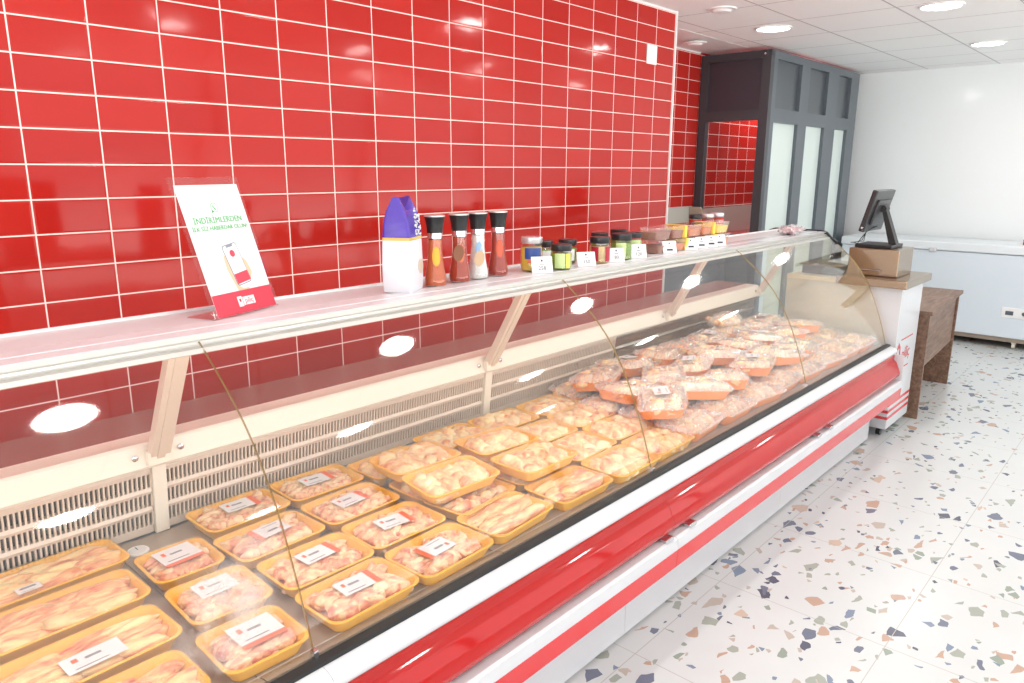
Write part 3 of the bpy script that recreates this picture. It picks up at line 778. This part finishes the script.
MB().box(6.12,8.28,2.84,3.25,.0,.94).build('cabinet', M_whitemetal, pi_)
wb = thing('white_carton', 'flat white carton with red stripe on the preparation counter', 'box', (5.55,2.98,.90))
MB().bbox(-.22,.22,-.09,.09,0,.15,.003).build('carton', M_white, wb)
MB().box(-.221,.221,-.091,.091,.10,.125).build('red_band', M_redstrip, wb)

# ------------------------------------------------------------------ things on the shelf
SZ = 1.2
# acrylic sign
A = Vector((.818,1.688,1.203)); B = Vector((1.037,1.773,1.203))
d = (B-A).normalized(); ang = math.atan2(d.y, d.x)
sg = thing('counter_sign', 'leaning acrylic sign with a phone picture and a red foot on the shelf', 'sign', (A+B)/2, (0,0,ang))
SW, SH, tl_ = .235, .350, R(18)
TM = Matrix.Rotation(PI/2-tl_,4,'X')   # local: x right, y up the sheet, z toward the viewer
MB().box(-SW/2,SW/2,0,SH,-.004,0,0,TM).build('acrylic_sheet', M_acryl, sg)
MB().box(-SW/2,SW/2,.0,.09,0,.002,0).build('acrylic_foot', M_acryl, sg)
PWd = SW-.022
pa = MB().box(-PWd/2,PWd/2,.002,SH-.020,.0002,.0012,0,TM).build('poster', M_paper, sg)
MB().box(-PWd/2,PWd/2,.002,.058,.0012,.0016,0,TM).build('red_band', mat('poster_crimson',(204,52,72),.4), sg)
M_green = mat('poster_green',(70,170,96),.5); M_lgrey = mat('poster_grey',(200,202,212),.5)
tx = MB()
for s_, z_, yy in (('İNDİRİMLERDEN',.0215,.240),('İLK SİZ HABERDAR OLUN!',.0158,.220)):
    v, f = text_mesh(s_, z_, .0003); tx.add([(p.x,p.y+yy,p.z+.0020) for p in v], f, 0, False, TM)
# speech bubble ring with handset
ring = []
for k in range(20):
    a0, a1 = 2*PI*k/20, 2*PI*(k+1)/20
    tx.add([(math.cos(a0)*.011,.272+math.sin(a0)*.011,.0021),(math.cos(a1)*.011,.272+math.sin(a1)*.011,.0021),(math.cos(a1)*.0125,.272+math.sin(a1)*.0125,.0021),(math.cos(a0)*.0125,.272+math.sin(a0)*.0125,.0021)], [(0,1,2,3)], 0, False, TM)
tx.add([(-.011,.266,.0021),(-.0135,.258,.0021),(-.005,.261,.0021)], [(0,1,2)], 0, False, TM)
tx.add([(-.006,.276,.0021),(-.003,.278,.0021),(.001,.270,.0021),(.005,.268,.0021),(.004,.265,.0021),(-.001,.267,.0021)], [(0,1,2,3,4,5)], 0, False, TM)
tx.build('headline', M_green, sg)
ti = MB()
for yy, w in ((.204,.15),(.196,.12)):
    x = -w/2
    rr = random.Random(3)
    while x < w/2:
        l = rr.uniform(.006,.016); ti.box(x, x+l, yy-.001, yy+.001, .0013,.0015,0,TM); x += l+.003
ti.build('small_print', M_lgrey, sg)
# phone in a hand (printed picture)
ph = MB(); pm = TM @ Matrix.Translation((.012,.125,.0014)) @ Matrix.Rotation(.14,4,'Z')
def flat(s, pts, z, mi, m_): s.add([(a,b,z) for a,b in pts], [list(range(len(pts)))], mi, False, m_)
flat(ph, [(-.034,-.052),(-.040,-.005),(-.033,.028),(-.026,.030),(-.026,-.048),(-.012,-.062),(.010,-.064),(.024,-.050),(.028,-.02),(.034,-.012),(.036,.006),(.030,.012),(.036,.022),(.030,.028),(.036,-.035),(.030,-.066),(.008,-.078),(-.004,-.085),(-.030,-.083)][:7]+[(.004,-.076),(-.030,-.072)], .0001, 0, pm)
flat(ph, [(.022,-.055),(.042,-.030),(.038,.0),(.030,.012),(.024,.0)], .0001, 0, pm)
ph.loft([rrect(.054,.106,.007,.0003,4), rrect(.054,.106,.007,.0006,4)], 1, False, mat=pm)
ph.loft([rrect(.049,.101,.006,.0007,4), rrect(.049,.101,.006,.0009,4)], 2, False, mat=pm)
ph.box(-.0245,.0245,-.048,-.022,.001,.0012,3,pm)
ph.box(-.012,.012,.045,.0505,.001,.0012,1,pm)
ph.lathe([(.009,.001),(.009,.0013)],18,3,False,pm @ Matrix.Translation((0,.028,0)))
ph.build('phone_picture', [mat('print_skin',(224,184,152),.5), mat('print_phone_grey',(130,134,146),.4), M_paper, mat('print_crimson',(206,60,78),.4)], sg)
lo = MB(); lo.box(-.026,-.010,.018,.044,.0017,.002,0,TM).box(-.008,.034,.020,.041,.0017,.002,0,TM)
lo.build('logo_plate', M_paper, sg)
v, f = text_mesh('piliç', .019, .0002); l2 = MB().add([(p.x+.013,p.y+.0305,p.z+.0023) for p in v], f, 0, False, TM); l2.box(-.021,-.015,.030,.038,.002,.0024,0,TM).build('logo_text', mat('print_crimson_dark',(190,40,60),.4), sg)

# rice bag
bg = thing('rice_bag', 'white and violet bag with folded pointed top standing on the shelf', 'bag', (1.425,1.722,1.203), (0,0,R(30)))
def bag_rings(levels, n=32):
    out = []
    for z, w, dd, tw in levels:
        ring = []
        for k in range(n):
            a = 2*PI*k/n; c, s_ = math.cos(a), math.sin(a)
            e = .16
            x = math.copysign(abs(c)**e, c)*w/2; y_ = math.copysign(abs(s_)**e, s_)*dd/2
            wob = .0025*noise.noise(Vector((x*30,y_*30,z*25)))
            ring.append((x*1.12+wob, y_+wob+tw, z))
        out.append(ring)
    return out
MB().loft(bag_rings([(0,.098,.088,0),(.02,.102,.092,0),(.08,.104,.092,0),(.145,.102,.088,0),(.152,.102,.087,0)]), 0, True).build('white_body', mat('bag_white_film',(220,220,226),.25,var=.03,bump=.2), bg)
MB().loft(bag_rings([(.1525,.1025,.0875,0),(.160,.1025,.087,0)]), 0, True).build('gold_band', mat('bag_gold',(214,176,70),.3), bg)
vi = MB()
lv = bag_rings([(.1605,.102,.086,0),(.20,.100,.078,0),(.235,.098,.06,0)])
top = []
for (x,y_,z) in lv[-1]:
    u = x/.049
    top.append((x*.92, y_*.35, .243+.030*abs(u)**.8+.004*noise.noise(Vector((x*60,y_*60,0)))))
lv.append(top)
vi.loft(lv, 0, True)
M_violet = mat('bag_violet_film',(74,44,160),.18,var=.15,scale=30,bump=.4,coat=.3)
vi.build('violet_top', M_violet, bg)
sp_ = MB()
rr = random.Random(4)
for k in range(70):
    zz = rr.uniform(.165,.225); yy = rr.uniform(-.035,.035); s_ = rr.uniform(.0012,.0028)
    yy = yy*.7+.018; yr = -.0455+(zz-.16)*.09; sp_.box(yy-s_, yy+s_, yr-.0012, yr+.0012, zz-s_, zz+s_, 0)
sp_.build('printed_dots', M_paper, bg)
MB().lathe([(.022,.0),(.022,.0012)],24,mat=Matrix.Translation((.026,-.0462,.07)) @ Matrix.Rotation(PI/2,4,'X')).build('round_print', mat('print_rice',(196,180,164),.5), bg)

# spice grinders
M_spice = {k: mat('spice_'+k, c, .7, var=.35, scale=180, bump=.6) for k, c in (('orange',(196,92,46)),('red',(168,60,34)),('salt',(236,230,224)),('chilli',(160,52,34)))}
GR = 'tall spice grinders on the shelf'
def grinder(label, x, y, spice, lc):
    t = thing('spice_grinder', label, 'spice grinder', (x,y,1.203), (0,0,R(-35)), GR)
    MB().lathe([(.031,.0025),(.0335,.012),(.031,.03),(.025,.065),(.0215,.10),(.0205,.125),(.0205,.143)],28).build('contents', M_spice[spice], t)
    MB().lathe([(.030,0),(.0345,.003),(.0355,.012),(.033,.03),(.027,.065),(.0235,.10),(.0225,.13),(.0225,.150)],28,cap=(True,False)).build('glass_body', M_jarglass, t)
    MB().lathe([(.0235,.146),(.0235,.163)],28).build('collar', M_chrome, t)
    MB().lathe([(.0245,.163),(.026,.185),(.0315,.210),(.0325,.212)],28).build('cap', M_black, t)
    MB().lathe([(.0325,.2125),(.0325,.216),(.030,.217)],28).build('cap_disc', M_alu, t)
    lbm = MB(); n = 10
    vv, ff = [], []
    prof = lambda z: .0235+.0035*max(0,(.10-z)/.035) if z > .065 else .0275+.006*(.065-z)/.035
    for iz in range(9):
        z = .062+.062*iz/8; hw = math.sqrt(max(0,1-((z-.093)/.031)**2))*.9+.001
        for k in range(n+1):
            a = -PI/2+hw*(k/n*2-1)*.55
            r_ = prof(z)+.0012; vv.append((r_*math.cos(a), r_*math.sin(a), z))
    for iz in range(8):
        for k in range(n): ff.append((iz*(n+1)+k, iz*(n+1)+k+1, (iz+1)*(n+1)+k+1, (iz+1)*(n+1)+k))
    lbm.add(vv, ff, 0, True).build('oval_label', mat('grinder_label_'+spice, lc, .4), t)
    return t
for (px, py_, sp, lc, lab) in ((1.555,1.722,'orange',(238,170,50),'spice grinder with orange powder and yellow oval label, nearest the violet bag'),
        (1.665,1.728,'red',(222,120,80),'spice grinder with dark red flakes, second from the bag'),
        (1.760,1.738,'salt',(150,190,226),'spice grinder filled with white salt and blue oval label'),
        (1.862,1.742,'chilli',(206,90,60),'spice grinder with chilli flakes next to the mustard jar')):
    grinder(lab, px, py_, sp, lc)
for (x, y_, z, c, lab) in ((1.625,1.690,1.30,(128,84,60),'brown paper swing tag hanging beside the orange spice grinder'),(1.722,1.694,1.275,(196,168,136),'beige round swing tag hanging between the red and salt grinders')):
    t = thing('swing_tag', lab, 'tag', (x,y_,z), (0,R(8),R(-30)))
    m_ = Matrix.Rotation(PI/2,4,'X')
    MB().loft([[(math.cos(2*PI*k/24)*.017, math.sin(2*PI*k/24)*.026, zz) for k in range(24)] for zz in (-.0006,.0006)],0,False,mat=m_).build('card', mat('tag_card_%d' % c[0], c, .7, var=.1), t)
    MB().tube([(0,0,.025),(.004,0,.045),(.012,.004,.062)], .0008, 6).build('string', M_cream, t)

# jars
def jar(name, label, cat, x, y, r_, h, content, lid, lh=.018, lab=None, group=None, rz=-35, fill=.86, z=1.203):
    t = thing(name, label, cat, (x,y,z), (0,0,R(rz)), group)
    b = h-lh
    MB().lathe([(r_*.86,.003),(r_*.94,.008),(r_*.94,b*fill-.004),(r_*.9,b*fill)],28).build('contents', content, t)
    MB().lathe([(r_*.88,0),(r_,.005),(r_,b*.82),(r_*.9,b*.93),(r_*.88,b)],28,cap=(True,False)).build('glass', M_jarglass, t)
    MB().lathe([(r_*.95,b),(r_*.98,b+.002),(r_*.98,h-.002),(r_*.94,h)],28).build('lid', lid, t)
    if lab:
        for (a0, a1, z0, z1, m_) in lab:
            s = MB(); n = 12; vv = []
            for zz in (z0*b, z1*b):
                for k in range(n+1):
                    a = R(a0+(a1-a0)*k/n); vv.append(((r_+.0009)*math.cos(a), (r_+.0009)*math.sin(a), zz))
            s.add(vv, [(k,k+1,n+2+k,n+1+k) for k in range(n)], 0, True).build('label', m_, t)
    return t
M_must = mat('mustard', (226,190,70), .5); M_silver = mat('silver_lid', (206,202,202), .25, .6)
M_blue = mat('label_blue', (40,70,140), .4); M_sal = mat('label_salmon', (222,120,90), .4)
M_lidblack = mat('black_lid', (34,34,38), .3); M_gsauce = mat('green_sauce', (120,150,50), .5, var=.2, scale=60); M_lgreen = mat('label_pale_green', (196,216,150), .4)
M_crim = mat('label_crimson', (170,24,50), .4); M_tan = mat('tan_spread', (206,176,120), .5); M_amber = mat('amber_jam', (206,110,30), .3, var=.3, scale=50); M_brown = mat('brown_spread', (150,84,60), .5, var=.2, scale=50)
M_redjar = mat('red_preserve', (186,50,30), .35, var=.2, scale=60); M_yband = mat('yellow_band', (242,208,80), .4); M_ylab = mat('label_yellow', (226,206,90), .4)
M_plastic = film_mat('clear_plastic', .10, 1.6, .06, .2)
jar('mustard_jar','yellow mustard jar with silver lid and blue label','jar',2.03,1.735,.040,.120,M_must,M_silver,.022,[(-140,-50,.45,.85,M_blue),(-125,-85,.30,.45,M_sal)],None)
GJ = 'black lidded jars on the shelf'
jar('sauce_jar','green sauce jar with black lid, front one beside the mustard jar','jar',2.125,1.675,.039,.092,M_gsauce,M_lidblack,.024,[(-140,-85,.12,.9,M_lgreen),(-80,-50,.12,.9,M_ylab)],GJ)
jar('sauce_jar','black lidded green jar directly behind the front green jar, left one','jar',2.195,1.815,.037,.090,M_gsauce,M_lidblack,.022,[(-130,-60,.15,.8,M_paper)],GJ)
jar('sauce_jar','black lidded green jar behind the front green jar, right one','jar',2.30,1.782,.037,.090,M_gsauce,M_lidblack,.022,[(-130,-60,.15,.8,M_paper)],GJ)
jar('spread_jar','tan spread jar with crimson label and black lid','jar',2.385,1.690,.040,.100,M_tan,M_lidblack,.024,[(-160,-115,.12,.85,M_crim),(-75,-30,.12,.85,M_crim)],GJ)
jar('sauce_jar','black lidded jar behind the crimson labelled jar','jar',2.56,1.815,.037,.098,M_gsauce,M_lidblack,.022,[(-130,-60,.15,.8,M_paper)],GJ)
jar('sauce_jar','large green jar with black lid right of the crimson labelled jar','jar',2.535,1.690,.043,.104,M_gsauce,M_lidblack,.026,[(-140,-85,.12,.9,M_lgreen)],GJ)
jar('sauce_jar','black lidded jar at the back beside the plastic tubs','jar',2.70,1.815,.037,.104,M_gsauce,M_lidblack,.022,[(-130,-60,.15,.8,M_lgreen)],GJ)
jar('sauce_jar','pale green labelled jar touching the first plastic tub','jar',2.66,1.715,.037,.100,M_gsauce,M_lidblack,.022,[(-130,-60,.1,.9,M_lgreen)],GJ)
GT = 'clear plastic tubs stacked on the shelf'
def tub(label, x, y, z, cont, band, L=.15, W=.10, h=.055):
    t = thing('plastic_tub', label, 'tub', (x,y,z), (0,0,0), GT)
    MB().loft([rrect(L-.024,W-.024,.012,.002),rrect(L-.012,W-.012,.015,h*.62)],0,True).build('contents', cont, t)
    MB().loft([rrect(L-.02,W-.02,.012,0),rrect(L-.004,W-.004,.016,h-.006),rrect(L,W,.017,h-.004),rrect(L,W,.017,h),rrect(L-.006,W-.006,.015,h)],0,True,cap=(True,True)).build('container', M_plastic, t)
    if band: MB().box(L*.18,L*.34,-W/2-.001,W/2+.001,-.0+.002,h+.0008).build('paper_band', M_yband, t)
tubs = [(2.86,1.715,0,M_brown,0,'lower brown tub beside the last black lidded jar'),(2.995,1.715,0,M_amber,1,'lower amber tub, second along the row'),(3.13,1.715,0,M_amber,0,'lower amber tub, third along the row'),(3.265,1.715,0,M_brown,1,'lower tub, fourth along the row'),(3.40,1.715,0,M_amber,0,'lower tub, last along the row'),
        (2.845,1.72,1,M_brown,0,'upper brown tub over the first lower tub'),(2.985,1.72,1,M_brown,1,'upper tan tub with yellow band, second along the row'),(3.12,1.72,1,M_amber,0,'upper amber tub, third along the row'),(3.255,1.72,1,M_amber,1,'upper tub with yellow band, fourth along the row'),(3.395,1.72,1,M_yband,0,'upper yellow tub at the end of the row')]
for (x,y_,l,c,b_,w) in tubs: tub('clear plastic tub, '+w, x, y_, 1.203+l*.0565, c, b_, .128, .10, .055)
GJ2 = 'small red jars standing on the plastic tubs'
for k,(x,y_,w) in enumerate(((3.36,1.81,'nearest'),(3.48,1.81,'middle'),(3.59,1.81,'farthest'))):
    jar('preserve_jar','small red preserve jar, %s of the three behind the tubs' % w,'jar',x,y_,.034,.14,M_redjar,M_lidblack if k == 0 else M_silver,.02,[(-140,-60,.2,.6,M_redjar)],GJ2,fill=.95)
# price tags
def ptag(label, x, y, rz, w=.062, h=.058, txt=None):
    t = thing('price_tag', label, 'price tag', (x,y,1.2035), (0,0,R(rz)), 'white price tags along the shelf')
    m_ = Matrix.Rotation(PI/2-R(20),4,'X')
    MB().box(-w/2,w/2,0,h,-.0008,0,0,m_).box(-w/2,w/2,0,.022,0,.0008,0).build('card', M_paper, t)
    s = MB()
    if txt:
        v, f = text_mesh(txt, .019, .0001); s.add([(p.x,p.y+.018,p.z+.0003) for p in v], f, 0, False, m_)
    else: s.box(-.014,.014,.013,.021,.0001,.0004,0,m_)
    s.box(-.008,.008,.032,.034,.0001,.0004,0,m_).box(-.003,.003,.042,.049,.0001,.0004,0,m_)
    s.build('print', M_ink, t)
TX = [(1.99,.076,.060,'258','white price tag reading 258 in front of the mustard jar'),(2.25,.074,.056,'150','white price tag between the green jar and the crimson labelled jar'),(2.447,.066,.056,'80','white price tag below the large green jar'),(2.607,.066,.060,'120','white price tag in front of the jar nearest the tubs'),
 (2.853,.064,.056,None,'white price tag leaning on the first lower tub'),(3.04,.064,.056,None,'white price tag in front of the second lower tub'),(3.139,.060,.056,None,'white price tag before the third lower tub'),(3.233,.060,.056,None,'white price tag before the fourth lower tub'),(3.32,.060,.056,None,'last white price tag at the far end of the tubs')]
for k,(x,w_,h_,tt,lab) in enumerate(TX): ptag(lab, x, 1.648, (-34,-30,-36,-38)[k%4], w_, h_, tt)
# crumpled pink bag
cb = thing('crumpled_bag', 'crumpled pinkish clear plastic bag on the far end of the shelf', 'plastic bag', (4.25,1.675,1.2), (0,0,R(8)))
me = lump('film', film_mat('pink_film', .3, 1.2, .15, .8), .15,.06,.022, 77, .5, sub=4, freq=2.2); o = bpy.data.objects.new('film', me); COL.objects.link(o); o.parent = cb; o.location = (0,0,.028)
me2 = lump('paper_filling', mat('pink_tissue',(226,176,184),.6), .12,.042,.014, 78, .4, freq=2); o = bpy.data.objects.new('paper_filling', me2); COL.objects.link(o); o.parent = cb; o.location = (0,0,.026)

# white switch plate on the wall
sw = thing('switch_plate', 'white rectangular blank plate high on the red tiled wall', 'switch plate', (4.115,WY-.001,2.235))
MB().bbox(-.055,.055,-.008,0,-.055,.055,.003).build('plate', M_white, sw)
MB().bbox(-.042,.042,-.011,-.008,-.042,.042,.001).build('cover', M_white, sw)

# ------------------------------------------------------------------ lights
M_disc = emit('downlight_glow', (255,252,246), 22)
LP = [(7.05,2.97),(.8,1.3),(2.3,1.3),(3.83,1.3),(5.27,1.30),(7.02,1.37),(5.33,2.36),(.9,-.2),(2.4,-.2),(3.95,-.2),(5.5,-.2),(7.1,-.2),(2.4,-1.9),(5.5,-1.9)]
names = {4:'round recessed ceiling light nearest the top edge, above the freezer aisle',5:'round recessed ceiling light closest to the white back wall',6:'round recessed ceiling light in front of the booth'}
for k,(x,y_) in enumerate(LP):
    t = thing('ceiling_light', names.get(k, 'round recessed ceiling light outside the picture, above the shop floor'), 'ceiling light', (x,y_,CZ), (0,0,0), 'round recessed ceiling lights' if k in names else 'ceiling lights overhead')
    MB().lathe([(.125,0),(.125,-.006),(.112,-.010),(.105,-.004)],32,cap=(True,False)).build('trim_ring', M_white, t)
    MB().lathe([(.108,-.0045),(.108,-.006)],32).build('diffuser', M_disc, t)
    ld = bpy.data.lights.new('downlight', 'AREA'); ld.shape = 'DISK'; ld.size = .2; ld.energy = 22 if k == 0 else 6; ld.color = (1,.985,.96)
    lo_ = bpy.data.objects.new('downlight', ld); COL.objects.link(lo_); lo_.parent = t; lo_.location = (0,0,-.012)
for (x,y_,lab) in ((4.50,2.33,'white ceiling fixture ring near the top end of the tiled wall'),(5.45,3.03,'small white ceiling fixture ring over the alcove')):
    t = thing('ceiling_sensor', lab, 'ceiling sensor', (x,y_,CZ-.0005 if y_ < 2.8 else CZ-.0125))
    MB().lathe([(.09,0),(.088,-.008),(.06,-.010),(.05,-.022),(.0,-.026)],28,cap=(True,False)).build('cover', M_white, t)
# canopy light
ld = bpy.data.lights.new('canopy_light', 'AREA'); ld.shape = 'RECTANGLE'; ld.size = X1-X0-.3; ld.size_y = .03; ld.energy = 3.5; ld.color = (1,.93,.82)
lo_ = bpy.data.objects.new('canopy_light', ld); COL.objects.link(lo_); lo_.parent = case; lo_.location = ((X0+X1)/2,1.686,1.155)

# ------------------------------------------------------------------ world, camera
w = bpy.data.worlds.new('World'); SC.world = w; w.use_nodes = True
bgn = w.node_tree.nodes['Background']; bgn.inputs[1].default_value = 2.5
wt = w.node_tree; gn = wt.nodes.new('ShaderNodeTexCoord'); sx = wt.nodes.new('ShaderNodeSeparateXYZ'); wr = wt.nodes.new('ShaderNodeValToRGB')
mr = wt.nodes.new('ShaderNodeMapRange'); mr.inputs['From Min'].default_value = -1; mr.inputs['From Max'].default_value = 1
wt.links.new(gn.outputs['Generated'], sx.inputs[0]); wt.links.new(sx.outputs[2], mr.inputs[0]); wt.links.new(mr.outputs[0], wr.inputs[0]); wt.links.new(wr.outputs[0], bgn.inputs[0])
wr.color_ramp.elements[0].position = .47; wr.color_ramp.elements[0].color = (2.4,2.35,2.25,1)   # extra glow added below the horizon to brighten the ceiling
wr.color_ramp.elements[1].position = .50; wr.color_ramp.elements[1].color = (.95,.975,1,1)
cam = bpy.data.cameras.new('Camera'); co = bpy.data.objects.new('Camera', cam); COL.objects.link(co); SC.camera = co
f_, pitch, yaw, roll = 743.2, .2288, .7329, .0043
cam.sensor_width = 36; cam.lens = f_/1024*36; cam.clip_start = .02
cp_, sp2 = math.cos(pitch), math.sin(pitch)
fw = Vector((math.cos(yaw)*cp_, math.sin(yaw)*cp_, -sp2)); r_ = Vector((math.sin(yaw), -math.cos(yaw), 0)); u_ = r_.cross(fw)
Rv = r_*math.cos(roll)+u_*math.sin(roll); Uv = -r_*math.sin(roll)+u_*math.cos(roll)
co.matrix_world = Matrix(((Rv.x,Uv.x,-fw.x,0),(Rv.y,Uv.y,-fw.y,0),(Rv.z,Uv.z,-fw.z,H),(0,0,0,1)))
vs = SC.view_settings; vs.view_transform = 'Standard'; vs.look = 'None'; vs.gamma = 1; vs.use_curve_mapping = False
vs.exposure = -0.42
SC.cycles.transparent_max_bounces = 32
